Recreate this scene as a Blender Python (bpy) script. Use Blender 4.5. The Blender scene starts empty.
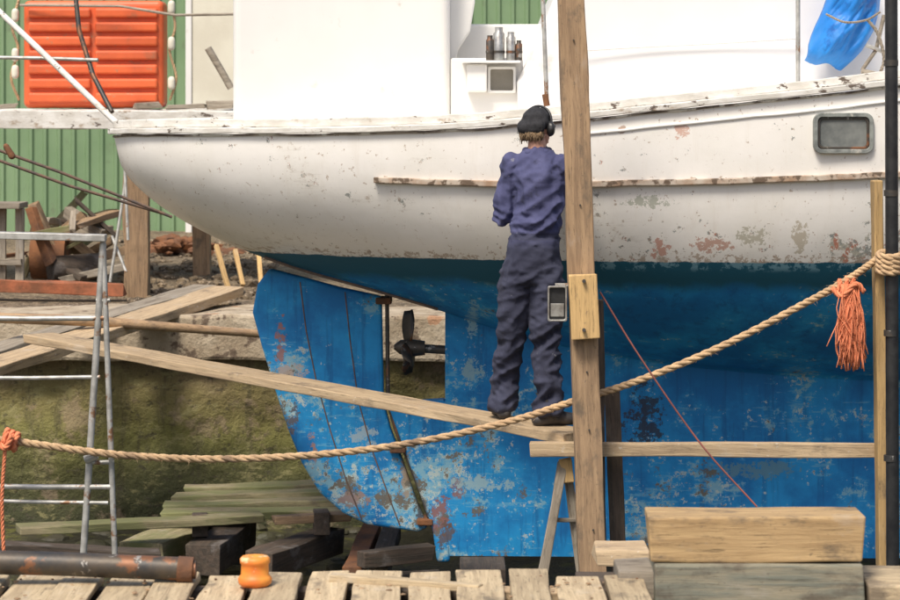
import bpy, bmesh, math, random
import numpy as np
from mathutils import Vector, Matrix, noise, Euler
random.seed(7)
S=bpy.context.scene
COL=S.collection
F=2500.0; CZ=1.8
def at(u,v,d):            # image column u and row v at depth d (metres) -> world metres
    return Vector(((u-450)*d/F, d, CZ-(v-100)*d/F))

# ------------------------------------------------------------ materials
def nn(nt,t,**kw):
    n=nt.nodes.new(t)
    for k,v in kw.items():
        if k.startswith('_'): setattr(n,k[1:],v)
        else: n.inputs[k].default_value=v
    return n
def base(name):
    m=bpy.data.materials.new(name); m.use_nodes=True
    nt=m.node_tree; b=nt.nodes['Principled BSDF']
    return m,nt,b
def C(c): return (c[0],c[1],c[2],1)
def mixc(nt,fac,a,b):
    n=nt.nodes.new('ShaderNodeMix'); n.data_type='RGBA'
    for s,v in ((0,fac),(6,a),(7,b)):
        if hasattr(v,'links'): nt.links.new(v,n.inputs[s])
        elif s==0: n.inputs[0].default_value=v
        else: n.inputs[s].default_value=C(v)
    return n.outputs[2]
def mth(nt,op,a,b=None,clamp=False):
    n=nt.nodes.new('ShaderNodeMath'); n.operation=op; n.use_clamp=clamp
    for i,v in enumerate((a,b)):
        if v is None: continue
        if hasattr(v,'links'): nt.links.new(v,n.inputs[i])
        else: n.inputs[i].default_value=v
    return n.outputs[0]
def rng(nt,v,a,b,c=0.0,d=1.0,smooth=True):
    n=nt.nodes.new('ShaderNodeMapRange'); nt.links.new(v,n.inputs[0])
    n.interpolation_type='SMOOTHSTEP' if smooth else 'LINEAR'
    n.inputs[1].default_value=a;n.inputs[2].default_value=b;n.inputs[3].default_value=c;n.inputs[4].default_value=d
    return n.outputs[0]
def coords(nt,stretch=(1,1,1),rand=True):
    tc=nt.nodes.new('ShaderNodeTexCoord'); mp=nt.nodes.new('ShaderNodeMapping')
    mp.inputs['Scale'].default_value=stretch
    nt.links.new(tc.outputs['Object'],mp.inputs[0])
    if rand:
        oi=nt.nodes.new('ShaderNodeObjectInfo'); 
        va=nt.nodes.new('ShaderNodeVectorMath'); va.operation='SCALE'; va.inputs[0].default_value=(7.3,11.1,5.7)
        nt.links.new(oi.outputs['Random'],va.inputs['Scale']); nt.links.new(va.outputs[0],mp.inputs['Location'])
        return mp.outputs[0],tc.outputs['Object'],oi.outputs['Random']
    return mp.outputs[0],tc.outputs['Object'],None
def nz(nt,vec,scale,detail=5,rough=.6,dist=0.0):
    n=nn(nt,'ShaderNodeTexNoise',Scale=scale,Detail=detail,Roughness=rough,Distortion=dist)
    nt.links.new(vec,n.inputs['Vector']); return n.outputs['Fac']
def bump(nt,b,h,strength=.3,dist=.01):
    n=nn(nt,'ShaderNodeBump',Strength=strength,Distance=dist); nt.links.new(h,n.inputs['Height'])
    nt.links.new(n.outputs[0],b.inputs['Normal'])
def mat(name,c1,c2,scale=4,rough=.75,bs=30,bstr=.3,bd=.006,stretch=(1,1,1),spots=(),metal=0.0,rvar=0.0):
    m,nt,b=base(name); v,o,r=coords(nt,stretch)
    f=rng(nt,nz(nt,v,scale,4),.32,.68)
    c=mixc(nt,f,c1,c2)
    for (sc,ss,th,wd) in spots:
        c=mixc(nt,rng(nt,nz(nt,v,ss,5,.65),th,th+wd),c,sc)
    nt.links.new(c,b.inputs['Base Color']); b.inputs['Roughness'].default_value=rough; b.inputs['Metallic'].default_value=metal
    bump(nt,b,nz(nt,v,bs,3),bstr,bd)
    return m
def wood(name,c1,c2,dirt=(.12,.095,.07),dth=.54,moss=None,paint=False):
    m,nt,b=base(name); v,o,r=coords(nt,(1.0,14,14))
    g=nz(nt,v,2.2,6,.7,.6); v2,_,_=coords(nt,(1,1.6,1.6))
    c=mixc(nt,rng(nt,g,.32,.66),c1,c2)
    c=mixc(nt,rng(nt,nz(nt,v,6,5,.75),.55,.66,0,.7),c,[x*.30 for x in c1])
    big=nz(nt,v2,3.5,5,.65)
    c=mixc(nt,rng(nt,big,dth,dth+.16,0,.75),c,dirt)
    c=mixc(nt,rng(nt,big,.42,.30,0,.55),c,[.6*x+.15 for x in c1])
    c=mixc(nt,rng(nt,nz(nt,v2,26,4,.7),.62,.68,0,.45),c,(.62,.58,.5) if paint else (.10,.08,.06))
    if moss: c=mixc(nt,rng(nt,nz(nt,v2,2.3,5),.42,.6,0,.85),c,moss)
    hs=nn(nt,'ShaderNodeHueSaturation'); nt.links.new(c,hs.inputs['Color'])
    nt.links.new(rng(nt,r,0,1,.80,1.18,False),hs.inputs['Value'])
    nt.links.new(hs.outputs[0],b.inputs['Base Color']); b.inputs['Roughness'].default_value=.85
    bump(nt,b,g,.7,.008); return m

W_PALE=wood('wood_pale',(.52,.39,.24),(.36,.26,.16),paint=True)
W_YEL=wood('wood_yellow',(.62,.41,.18),(.46,.30,.13),dth=.58)
W_POST=wood('wood_post',(.42,.28,.16),(.26,.17,.10),dth=.54)
W_GREY=wood('wood_grey',(.38,.33,.26),(.24,.20,.15))
W_DARK=wood('wood_dark',(.10,.07,.05),(.05,.04,.03))
W_MOSS=wood('wood_mossy',(.34,.29,.17),(.20,.17,.09),moss=(.17,.18,.07))
W_SLAT=wood('wood_slat',(.58,.46,.29),(.38,.29,.18),dth=.52)
W_TEAL=wood('wood_stained',(.33,.29,.20),(.19,.20,.16),dth=.46)
GALV=mat('galvanised_steel',(.55,.54,.50),(.34,.33,.30),14,.5,50,.2,.003,metal=.4,spots=(((.28,.15,.08),9,.56,.08),))
DARKST=mat('dark_steel',(.05,.05,.05),(.10,.08,.06),10,.5,40,.3,.003,metal=.4,spots=(((.22,.1,.05),7,.56,.08),((.35,.33,.3),16,.62,.04)))
RUST=mat('rust',(.24,.10,.04),(.12,.06,.035),6,.9,30,.6,.01)
RUSTRED=mat('rust_red',(.40,.13,.06),(.20,.08,.04),8,.9,30,.6,.01)
ROPE=mat('rope_hemp',(.60,.41,.23),(.42,.28,.16),20,.9,90,.8,.004,spots=(((.24,.16,.10),3,.56,.1),))
ROPEO=mat('rope_orange',(.80,.27,.13),(.60,.18,.08),20,.8,90,.5,.003)
WIRE=mat('wire',(.10,.08,.07),(.2,.12,.08),20,.7)
WPAINT=mat('white_paint',(.84,.83,.79),(.80,.78,.74),1.2,.45,8,.08,.004,spots=(((.66,.62,.55),5,.63,.12),))
WDIRTY=mat('white_paint_weathered',(.76,.74,.69),(.58,.55,.49),7,.7,30,.4,.006,stretch=(1,1,2),spots=(((.12,.09,.07),9,.60,.05),((.38,.30,.22),5,.60,.1)))
CREAM=mat('cream_sheet',(.76,.73,.60),(.66,.62,.50),1.5,.6)
SKIN=mat('skin',(.62,.34,.24),(.52,.27,.19),12,.55,60,.15,.002)
HAIR=mat('hair',(.30,.20,.11),(.13,.09,.05),60,.7,90,.9,.006,stretch=(1,1,.25))
BLACKCL=mat('black_cloth',(.015,.015,.018),(.03,.03,.034),30,.9,120,.6,.003)
BLACKPL=mat('black_plastic',(.012,.012,.014),(.03,.03,.03),10,.4)
BOOT=mat('boot_leather',(.03,.028,.03),(.07,.06,.055),20,.6,60,.4,.003)

# ------------------------------------------------------------ mesh helpers
def link(ob,parent=None):
    COL.objects.link(ob)
    if parent:
        ob.parent=parent; ob.matrix_parent_inverse=Matrix.Translation(-Vector(parent.location))
    return ob
def empty(name,loc=(0,0,0)):
    e=bpy.data.objects.new(name,None); e.location=loc; e.empty_display_size=.2; COL.objects.link(e); return e
def mk(name,verts,faces,m,parent=None,smooth=False,bev=0,seg=2):
    me=bpy.data.meshes.new(name); me.from_pydata([tuple(v) for v in verts],[],faces); me.validate()
    bm=bmesh.new(); bm.from_mesh(me); bmesh.ops.recalc_face_normals(bm,faces=bm.faces); bm.to_mesh(me); bm.free()
    ob=bpy.data.objects.new(name,me); me.materials.append(m)
    if smooth:
        for p in me.polygons: p.use_smooth=True
    if bev:
        b=ob.modifiers.new('bevel','BEVEL'); b.width=bev; b.segments=seg; b.limit_method='ANGLE'
    return link(ob,parent)
def frame(p0,p1,roll=0):
    p0=Vector(p0);p1=Vector(p1); x=(p1-p0).normalized()
    up=Vector((0,0,1)) if abs(x.z)<.9 else Vector((0,1,0))
    y=up.cross(x).normalized(); z=x.cross(y)
    M=Matrix((x,y,z)).transposed().to_4x4()
    M=M@Matrix.Rotation(roll,4,'X'); M.translation=(p0+p1)/2
    return M
def board(name,p0,p1,w,t,m,parent=None,roll=0,jit=.006,bev=.006):
    """sawn board, local X along its length"""
    L=(Vector(p1)-Vector(p0)).length; n=max(2,int(L/.12))
    vs=[];fs=[]; sd=random.random()*50
    for i in range(n+1):
        x=-L/2+L*i/n
        for (a,b) in ((-1,-1),(1,-1),(1,1),(-1,1)):
            j=noise.noise(Vector((x*2.1+sd,a*3,b*3)))*jit*1.5+noise.noise(Vector((x*9+sd,a*3,b*3)))*jit*.4; k=noise.noise(Vector((x*2.1,a*3+sd,b*3)))*jit+noise.noise(Vector((x*8,a*3+sd,b*3)))*jit*.3
            ex=0
            if i in(0,n): ex=random.uniform(-1,1)*jit*1.5
            vs.append((x+ex,a*w/2+j,b*t/2+k))
    for i in range(n):
        for q in range(4):
            a=i*4+q;b=i*4+(q+1)%4; fs.append((a,b,b+4,a+4))
    fs.append((0,1,2,3)); fs.append(tuple(n*4+q for q in (3,2,1,0)))
    ob=mk(name,vs,fs,m,None,bev=bev); M=frame(p0,p1,roll)
    ob.matrix_world=M
    if parent: ob.parent=parent; ob.matrix_parent_inverse=Matrix.Translation(-Vector(parent.location))
    return ob
def tubegeo(pts,r,sides=10):
    pts=[Vector(p) for p in pts]; n=len(pts); rr=r if isinstance(r,(list,tuple)) else [r]*n
    vs=[];fs=[]; T=[(pts[min(i+1,n-1)]-pts[max(i-1,0)]).normalized() for i in range(n)]
    ref=Vector((0,0,1)) if abs(T[0].z)<.9 else Vector((1,0,0))
    nrm=(ref-T[0]*ref.dot(T[0])).normalized()
    for i in range(n):
        nrm=(nrm-T[i]*nrm.dot(T[i])).normalized(); b=T[i].cross(nrm)
        for k in range(sides):
            a=2*math.pi*k/sides; vs.append(pts[i]+(nrm*math.cos(a)+b*math.sin(a))*rr[i])
    for i in range(n-1):
        for k in range(sides):
            a=i*sides+k;b=i*sides+(k+1)%sides; fs.append((a,b,b+sides,a+sides))
    fs.append(tuple(range(sides))[::-1]); fs.append(tuple((n-1)*sides+k for k in range(sides)))
    return vs,fs
def tube(name,pts,r,m,parent=None,sides=12):
    v,f=tubegeo(pts,r,sides); ob=mk(name,v,f,m,parent,smooth=True)
    e=ob.modifiers.new('e','EDGE_SPLIT'); e.split_angle=math.radians(50); return ob
def merge(geos):
    V=[];Fc=[]
    for v,f in geos:
        o=len(V); V+=list(v); Fc+=[tuple(i+o for i in q) for q in f]
    return V,Fc
def catmull(pts,n):
    pts=[Vector(p) for p in pts]; P=[pts[0]*2-pts[1]]+pts+[pts[-1]*2-pts[-2]]; out=[]
    seg=len(pts)-1
    for i in range(n+1):
        t=i/n*seg; k=min(int(t),seg-1); u=t-k; a,b,c,d=P[k:k+4]
        out.append(.5*((2*b)+(c-a)*u+(2*a-5*b+4*c-d)*u*u+(3*b-a-3*c+d)*u**3))
    return out
def ropegeo(pts,r,pitch=None,per=10,fuzz=0):
    pitch=pitch or r*7
    L=sum((pts[i+1]-pts[i]).length for i in range(len(pts)-1)); n=int(L/pitch*per)
    P=catmull(pts,n); g=[]
    for s in range(3):
        q=[]; 
        for i,p in enumerate(P):
            t=(P[min(i+1,n)]-P[max(i-1,0)]).normalized(); ref=Vector((0,0,1)) if abs(t.z)<.95 else Vector((1,0,0))
            a=t.cross(ref).normalized(); b=t.cross(a); an=2*math.pi*(i/per+s/3)
            q.append(p+(a*math.cos(an)+b*math.sin(an))*r*.5)
        g.append(tubegeo(q,r*.56,7))
    for i in range(fuzz):
        p=random.choice(P); d=Vector((random.gauss(0,1),random.gauss(0,1),random.gauss(0,1))).normalized()
        g.append(tubegeo([p+d*r*.8,p+d*r*1.15+Vector((.01,0,0)),p+d*r*1.5+Vector((random.uniform(-.03,.03),0,-.01))],.0009,3))
    return merge(g)
def rope(name,pts,r,m,parent=None,pitch=None,fuzz=0):
    v,f=ropegeo([Vector(p) for p in pts],r,pitch,fuzz=fuzz); return mk(name,v,f,m,parent,smooth=True)
def boxgeo(lo,hi):
    x0,y0,z0=lo;x1,y1,z1=hi
    return [(x0,y0,z0),(x1,y0,z0),(x1,y1,z0),(x0,y1,z0),(x0,y0,z1),(x1,y0,z1),(x1,y1,z1),(x0,y1,z1)],[(0,3,2,1),(4,5,6,7),(0,1,5,4),(1,2,6,5),(2,3,7,6),(3,0,4,7)]
def box(name,lo,hi,m,parent=None,bev=.01,seg=2):
    v,f=boxgeo(lo,hi); return mk(name,v,f,m,parent,bev=bev,seg=seg)
def prism(name,poly,y0,y1,m,parent=None,bev=.01,seg=2,smooth=False):
    n=len(poly); v=[(p[0],y0,p[1]) for p in poly]+[(p[0],y1,p[1]) for p in poly]
    f=[tuple(range(n)),tuple(range(2*n-1,n-1,-1))]+[(i,(i+1)%n,n+(i+1)%n,n+i) for i in range(n)]
    return mk(name,v,f,m,parent,bev=bev,seg=seg,smooth=smooth)
def blob(name,chains,voxel,m,parent=None,sm=4,fn=None):
    bm=bmesh.new()
    for ch in chains:
        for i in range(max(1,len(ch)-1)):
            p0,r0=ch[i]; p1,r1=ch[min(i+1,len(ch)-1)]
            p0=Vector(p0);p1=Vector(p1)
            r0=Vector(r0) if isinstance(r0,(tuple,list)) else Vector((r0,)*3)
            r1=Vector(r1) if isinstance(r1,(tuple,list)) else Vector((r1,)*3)
            st=max(1,int((p1-p0).length/(min(min(r0),min(r1))*.22)))
            for k in range(st+1):
                t=k/st; p=p0.lerp(p1,t); r=r0.lerp(r1,t)
                bmesh.ops.create_icosphere(bm,subdivisions=2,radius=1,matrix=Matrix.Translation(p)@Matrix.Diagonal((r.x,r.y,r.z,1)))
    me=bpy.data.meshes.new(name); bm.to_mesh(me); bm.free()
    ob=bpy.data.objects.new(name,me); COL.objects.link(ob)
    md=ob.modifiers.new('r','REMESH'); md.mode='VOXEL'; md.voxel_size=voxel; md.adaptivity=0
    s=ob.modifiers.new('s','SMOOTH'); s.iterations=sm; s.factor=.5
    dg=bpy.context.evaluated_depsgraph_get(); dg.update()
    me2=bpy.data.meshes.new_from_object(ob.evaluated_get(dg)); ob.modifiers.clear(); ob.data=me2; me2.name=name
    if fn:
        me2.update(); ns=[v.normal.copy() for v in me2.vertices]
        for v,n in zip(me2.vertices,ns): v.co=v.co+fn(v.co.copy(),n)
    me2.materials.clear(); me2.materials.append(m)
    for p in me2.polygons: p.use_smooth=True
    if parent: ob.parent=parent; ob.matrix_parent_inverse=Matrix.Translation(-Vector(parent.location))
    return ob
def pebbles(name,items,m,sub=1,amp=.6,fr=12,flat=.7):
    rk=[]
    for i,(p,r) in enumerate(items):
        bm=bmesh.new(); bmesh.ops.create_icosphere(bm,subdivisions=sub,radius=r)
        v=[Vector(p)+Vector((q.co.x*1.3,q.co.y,q.co.z*flat))*(1+amp*noise.noise(q.co*fr+Vector((i,0,0)))) for q in bm.verts]
        f=[tuple(a.index for a in fc.verts) for fc in bm.faces]; bm.free(); rk.append((v,f))
    v,f=merge(rk); return mk(name,v,f,m)

# ------------------------------------------------------------ ground, dock
def ground_z(x,y):
    if y<14: return -.16
    return .16+min(max(y-19,0),12)*.006+.03*noise.noise(Vector((x*.6,y*.6,0)))*(1 if y<60 else 0)
XL,XR,YN,YF=-9.0,11.0,9.98,18.5
xs=[-400,-100,-30,-15,XL]+list(np.linspace(XL,XR,41))[1:]+[15,30,100,400]
ys=[-400,-100,-30,-5,4,YN,YF]+list(np.linspace(YF,32,28))[1:]+[45,80,150,500]
V=[];Fc=[];idx={}
for i,x in enumerate(xs):
    for j,y in enumerate(ys):
        idx[i,j]=len(V); V.append((x,y,ground_z(x,y)))
for i in range(len(xs)-1):
    for j in range(len(ys)-1):
        if xs[i]>=XL-1e-6 and xs[i+1]<=XR+1e-6 and ys[j]>=YN-1e-6 and ys[j+1]<=YF+1e-6: continue
        Fc.append((idx[i,j],idx[i+1,j],idx[i+1,j+1],idx[i,j+1]))
GROUND=mat('yard_gravel',(.24,.18,.11),(.13,.095,.06),3,.95,25,1.0,.04,spots=(((.38,.30,.21),30,.56,.05),((.05,.04,.03),18,.55,.05)))
mk('ground',V,Fc,GROUND)
m,nt,b=base('dock_wall_algae'); v,o,_=coords(nt,(1,1,1),False)
sp=nn(nt,'ShaderNodeSeparateXYZ'); nt.links.new(o,sp.inputs[0])
n1=nz(nt,v,1.3,7,.65)
zj=mth(nt,'ADD',sp.outputs[2],mth(nt,'MULTIPLY',mth(nt,'SUBTRACT',n1,.5),.9))
vv_,_,_=coords(nt,(5,5,.6),False); v3,_,_=coords(nt,(1,1,1.8),False)
cr=nt.nodes.new('ShaderNodeValToRGB'); nt.links.new(rng(nt,zj,-1.35,.25,0,1,False),cr.inputs[0])
els=cr.color_ramp.elements; els[0].position=0; els[0].color=(.045,.05,.02,1); els[1].position=1; els[1].color=(.38,.30,.21,1)
for p,c in ((.22,(.09,.09,.03,1)),(.42,(.20,.19,.055,1)),(.62,(.22,.18,.07,1)),(.78,(.20,.145,.085,1)),(.9,(.32,.24,.16,1))):
    e=els.new(p); e.color=c
c=mixc(nt,rng(nt,nz(nt,vv_,2.2,5,.7),.5,.68,0,.6),cr.outputs[0],(.07,.06,.03))
c=mixc(nt,rng(nt,nz(nt,v3,4.5,7,.75),.53,.6,0,.6),c,(.30,.27,.12))
c=mixc(nt,rng(nt,nz(nt,v3,11,6,.75),.56,.62,0,.7),c,(.06,.05,.03))
c=mixc(nt,rng(nt,nz(nt,v,2.6,5,.7),.56,.64,0,.5),c,(.34,.25,.17))
nt.links.new(c,b.inputs['Base Color']); b.inputs['Roughness'].default_value=.8
bump(nt,b,nz(nt,v,9,6,.7),1.0,.04); DOCKW=m
def wallgrid(p0,p1,z0,z1,nu,nv,off):
    p0=Vector(p0);p1=Vector(p1);V=[];Fc=[]
    for i in range(nu+1):
        for j in range(nv+1):
            p=p0.lerp(p1,i/nu); z=z0+(z1-z0)*j/nv
            d=(noise.noise(Vector((p.x*1.3,p.y*1.3,z*1.7)))*.10+noise.noise(Vector((p.x*5,p.y*5,z*6)))*.035) if 0<j<nv else 0
            V.append(p+Vector(off)*d+Vector((0,0,z)))
    for i in range(nu):
        for j in range(nv):
            a=i*(nv+1)+j; Fc.append((a,a+nv+1,a+nv+2,a+1))
    return V,Fc
g=[wallgrid((XL,YF,0),(XR,YF,0),-1.45,.17,240,30,(0,1,0)),wallgrid((XL,YN,0),(XR,YN,0),-1.45,-.16,40,6,(0,-1,0)),
   wallgrid((XL,YN,0),(XL,YF,0),-1.45,.0,30,6,(1,0,0)),wallgrid((XR,YN,0),(XR,YF,0),-1.45,.0,30,6,(1,0,0))]
vv,ff=merge(g); mk('dock_wall',vv,ff,DOCKW,smooth=True)
COPE=mat('coping_concrete',(.50,.42,.31),(.32,.25,.17),4,.9,25,.7,.02,spots=(((.14,.10,.07),6,.56,.08),((.42,.24,.14),5,.62,.06)))
cp=empty('quay_coping',(0,18.8,.1)); x=XL
while x<XR:
    w=random.uniform(2.2,3.2); board('coping_stone',(x+.004,18.80,.05+random.uniform(-.005,.005)),(x+w-.004,18.80,.05),.9,.34,COPE,cp,jit=.03,bev=.025); x+=w
MUD=mat('dock_mud',(.065,.06,.035),(.03,.028,.018),2,.5,9,.9,.05,spots=(((.10,.10,.03),5,.52,.1),))
n=50;V=[];Fc=[]
for i in range(n+1):
    for j in range(n+1):
        x=XL+(XR-XL)*i/n;y=YN+(YF-YN)*j/n; V.append((x,y,-1.36+.07*noise.noise(Vector((x*.9,y*.9,3)))+.04*noise.noise(Vector((x*3,y*3,3)))))
for i in range(n):
    for j in range(n):
        a=i*(n+1)+j; Fc.append((a,a+n+1,a+n+2,a+1))
mk('dock_floor',V,Fc,MUD,smooth=True)

# ------------------------------------------------------------ shed
GREEN=mat('green_sheet',(.17,.27,.14),(.22,.33,.18),.8,.55,5,.05,.01,spots=(((.14,.17,.10),2.5,.56,.2),))
sh=empty('corrugated_shed',(0,30,0)); V=[];Fc=[];x=-14;k=0
prof=[(0,0),(.10,0),(.12,.035),(.15,.035),(.17,0)]
P=[]
while x<10:
    for a,bq in prof[:-1]: P.append((x+a,30-bq))
    x+=.17
for (px,py) in P: V+= [(px,py,.0),(px,py,6)]
for i in range(len(P)-1): Fc.append((2*i,2*i+2,2*i+3,2*i+1))
mk('wall_cladding',V,Fc,GREEN,sh)
box('end_walls',(-14,30.05,0),(10,42,5.98),GREEN,sh)
box('door_panel',(-3.08,29.88,0),(-2.2,29.95,5.5),CREAM,sh)
box('door_frame',(-3.16,29.86,0),(-3.085,29.95,5.55),WPAINT,sh)
v=[(-14.3,29.6,5.95),(10.3,29.6,5.95),(10.3,36,7.6),(-14.3,36,7.6),(10.3,42.4,5.95),(-14.3,42.4,5.95)]
mk('roof',v,[(0,1,2,3),(3,2,4,5)],GALV,sh)

# staging platform behind the stern
pl=empty('staging_platform',(-3,22.6,1.6))
for i in range(5):
    y=21.9+i*.36; board('deck_board',(-5.2,y,1.665),(-1.4,y,1.665+random.uniform(-.01,.01)),.34,.10,WDIRTY,pl,jit=.012)
board('edge_beam',(-5.2,21.76,1.64),(-1.4,21.76,1.62),.08,.16,WDIRTY,pl,jit=.012)
for x,y in ((-4.9,22),(-2.3,23.2),(-4.9,23.3)):
    board('support_post',(x,y,.1),(x,y,1.6),.16,.16,W_POST,pl)
p=at(137,195,20.6); board('mooring_post',(p.x,20.6,.12),(p.x,20.6,1.22),.2,.2,W_POST,jit=.015)
for (a,b2,hh) in ((132,160,.05),(165,205,.035),(205,232,.07),(-3,15,.04)):
    q0=at(a,103,21.9);q1=at(b2,101,21.95); board('timber_offcut',(q0.x,21.95,1.72+hh/2),(q1.x,22.0,1.73+hh/2),.12,hh,W_GREY,jit=.015)
tube('steel_stake',[at(208,48,22),at(222,72,22),at(231,88,22)],.032,W_GREY)

# orange rescue float
ORNG=mat('orange_plastic',(.80,.15,.045),(.66,.12,.04),3,.45,20,.15,.004,spots=(((.5,.2,.1),9,.6,.08),((.42,.13,.06),3,.58,.15)))
lf=empty('orange_rescue_float',(-3.15,22.2,2.2))
x0,x1=-3.77,-2.53; z0,z1=1.73,2.68
box('body',(x0,22.08,z0),(x1,22.42,z1),ORNG,lf,bev=.05,seg=4)
nr=7
for i in range(nr):
    za=z0+.05+i*(z1-z0-.08)/nr
    box('rib',(x0+.05,22.035,za),(x0+.60,22.10,za+.085),ORNG,lf,bev=.02,seg=3)
    box('rib',(x0+.64,22.035,za),(x1-.05,22.10,za+.085),ORNG,lf,bev=.02,seg=3)
for xx,sg in ((x0-.05,-1),(x1+.05,1)):
    rope('grab_line',[(xx,22.15,2.7),(xx+sg*.05,22.1,2.45),(xx,22.1,2.25),(xx+sg*.06,22.1,2.0),(xx,22.15,1.8)],.012,ROPE,lf)
    for z in ((2.55,2.2,2.05) if sg<0 else (2.62,2.3,1.95)):
        blob('float_bead',[[((xx+sg*.02,22.08,z-.03),.035),((xx+sg*.02,22.08,z+.03),.035)]],.012,CREAM,lf,sm=2)
tube('hoist_line',[at(20,5,22),at(120,6,21.9),at(175,15,21.8),at(235,14,21.9)],.012,W_GREY)

# ------------------------------------------------------------ boat
YC=15.7
boat=empty('sailboat',(2.5,YC,0))
def cm1(xs,ys):
    xs=list(xs);ys=list(ys)
    def f(x):
        if x<=xs[0]: return ys[0]
        if x>=xs[-1]: return ys[-1]
        k=max(i for i in range(len(xs)) if xs[i]<=x); k=min(k,len(xs)-2)
        h=xs[k+1]-xs[k];t=(x-xs[k])/h
        d=lambda i:(ys[min(i+1,len(xs)-1)]-ys[max(i-1,0)])/(xs[min(i+1,len(xs)-1)]-xs[max(i-1,0)])
        m0=d(k)*h;m1=d(k+1)*h
        return (2*t**3-3*t*t+1)*ys[k]+(t**3-2*t*t+t)*m0+(-2*t**3+3*t*t)*ys[k+1]+(t**3-t*t)*m1
    return f
st=[(114,135,.16),(135,134.6,.45),(165,134.3,.66),(200,134,.82),(300,134,1.08),(450,130,1.29),(560,121,1.39),(700,107,1.48),(885,87,1.56),(1150,50,1.5),(1400,20,1.05),(1560,-5,.55),(1660,-18,.05)]
SX=[];SZ=[];SB=[]
for p,q,bb in st:
    w=at(p,q,YC-bb); SX.append(w.x);SZ.append(w.z);SB.append(bb)
fz=cm1(SX,SZ); fb=cm1(SX,SB)
pr=[(112,141),(122,166),(145,193),(178,217),(215,237),(250,252),(300,270),(385,294),(445,312),(520,335),(600,352),(700,366),(885,378),(1150,375),(1400,310),(1560,180),(1640,60)]
PX=[];PZ=[]
for p,q in pr:
    w=at(p,q,YC); PX.append(w.x);PZ.append(w.z)
PX[0]=SX[0]; PX[-1]=SX[-1]
fp=cm1(PX,PZ)
XK=-.03; ZK=-1.05
def tk(x):
    if x<XK: return 0
    return .09+.11*min(1,(x-XK)/2.2)
def zkeel(x): return ZK if x<4.2 else ZK+(x-4.2)**1.6*.36
def half(x,z):
    zs,zb,bq=fz(x),fp(x),fb(x)
    s=min(max((zs-z)/max(zs-zb,1e-4),0),1)
    g=min(1,max(0,(x+.6)/1.8)); pe=2.5+.7*g; qe=1.65-.2*g
    a=bq*(1-s**pe)**(1/qe)
    t=tk(x)
    if t>0:
        k=.10*min(1,(x-XK)/.6+.1); return .5*(a+t+math.sqrt((a-t)**2+k*k))-k*.28*min(1,(t/max(a,1e-4))**2)-(k*k/(4*a) if a>.5 else 0)
    return a
NR=34;NK=10
XS=[SX[0]+ (XK-SX[0])*(i/44)**1.35 for i in range(44)]+[XK-.0005,XK]+[XK+ (SX[-1]-XK)*i/70 for i in range(1,71)]
V=[];Fc=[]
rows=NR+NK+1
for side in (1,-1):
    o=len(V)
    for x in XS:
        zs,zb=fz(x),fp(x)
        for r in range(NR+1):
            s=math.sin(math.pi/2*(r/NR)); z=zs+(zb-zs)*s
            V.append((x,YC-side*half(x,z),z))
        zk=min(zkeel(x),zb-.01)
        for r in range(1,NK+1):
            if x<XK: V.append((x,YC,zb))
            else:
                z=zb+(zk-zb)*r/NK; V.append((x,YC-side*half(x,z)*(1 if r<NK else .85),z))
    for i in range(len(XS)-1):
        for r in range(rows-1):
            a=o+i*rows+r; Fc.append((a,a+1,a+rows+1,a+rows))
o2=rows*len(XS)
for i in range(len(XS)-1):
    Fc.append((i*rows,(i+1)*rows,o2+(i+1)*rows,o2+i*rows))
    if XS[i]>=XK: Fc.append((i*rows+rows-1,(i+1)*rows+rows-1,o2+(i+1)*rows+rows-1,o2+i*rows+rows-1))
for r in range(rows-1): Fc.append((r,r+1,o2+r+1,o2+r))

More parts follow.
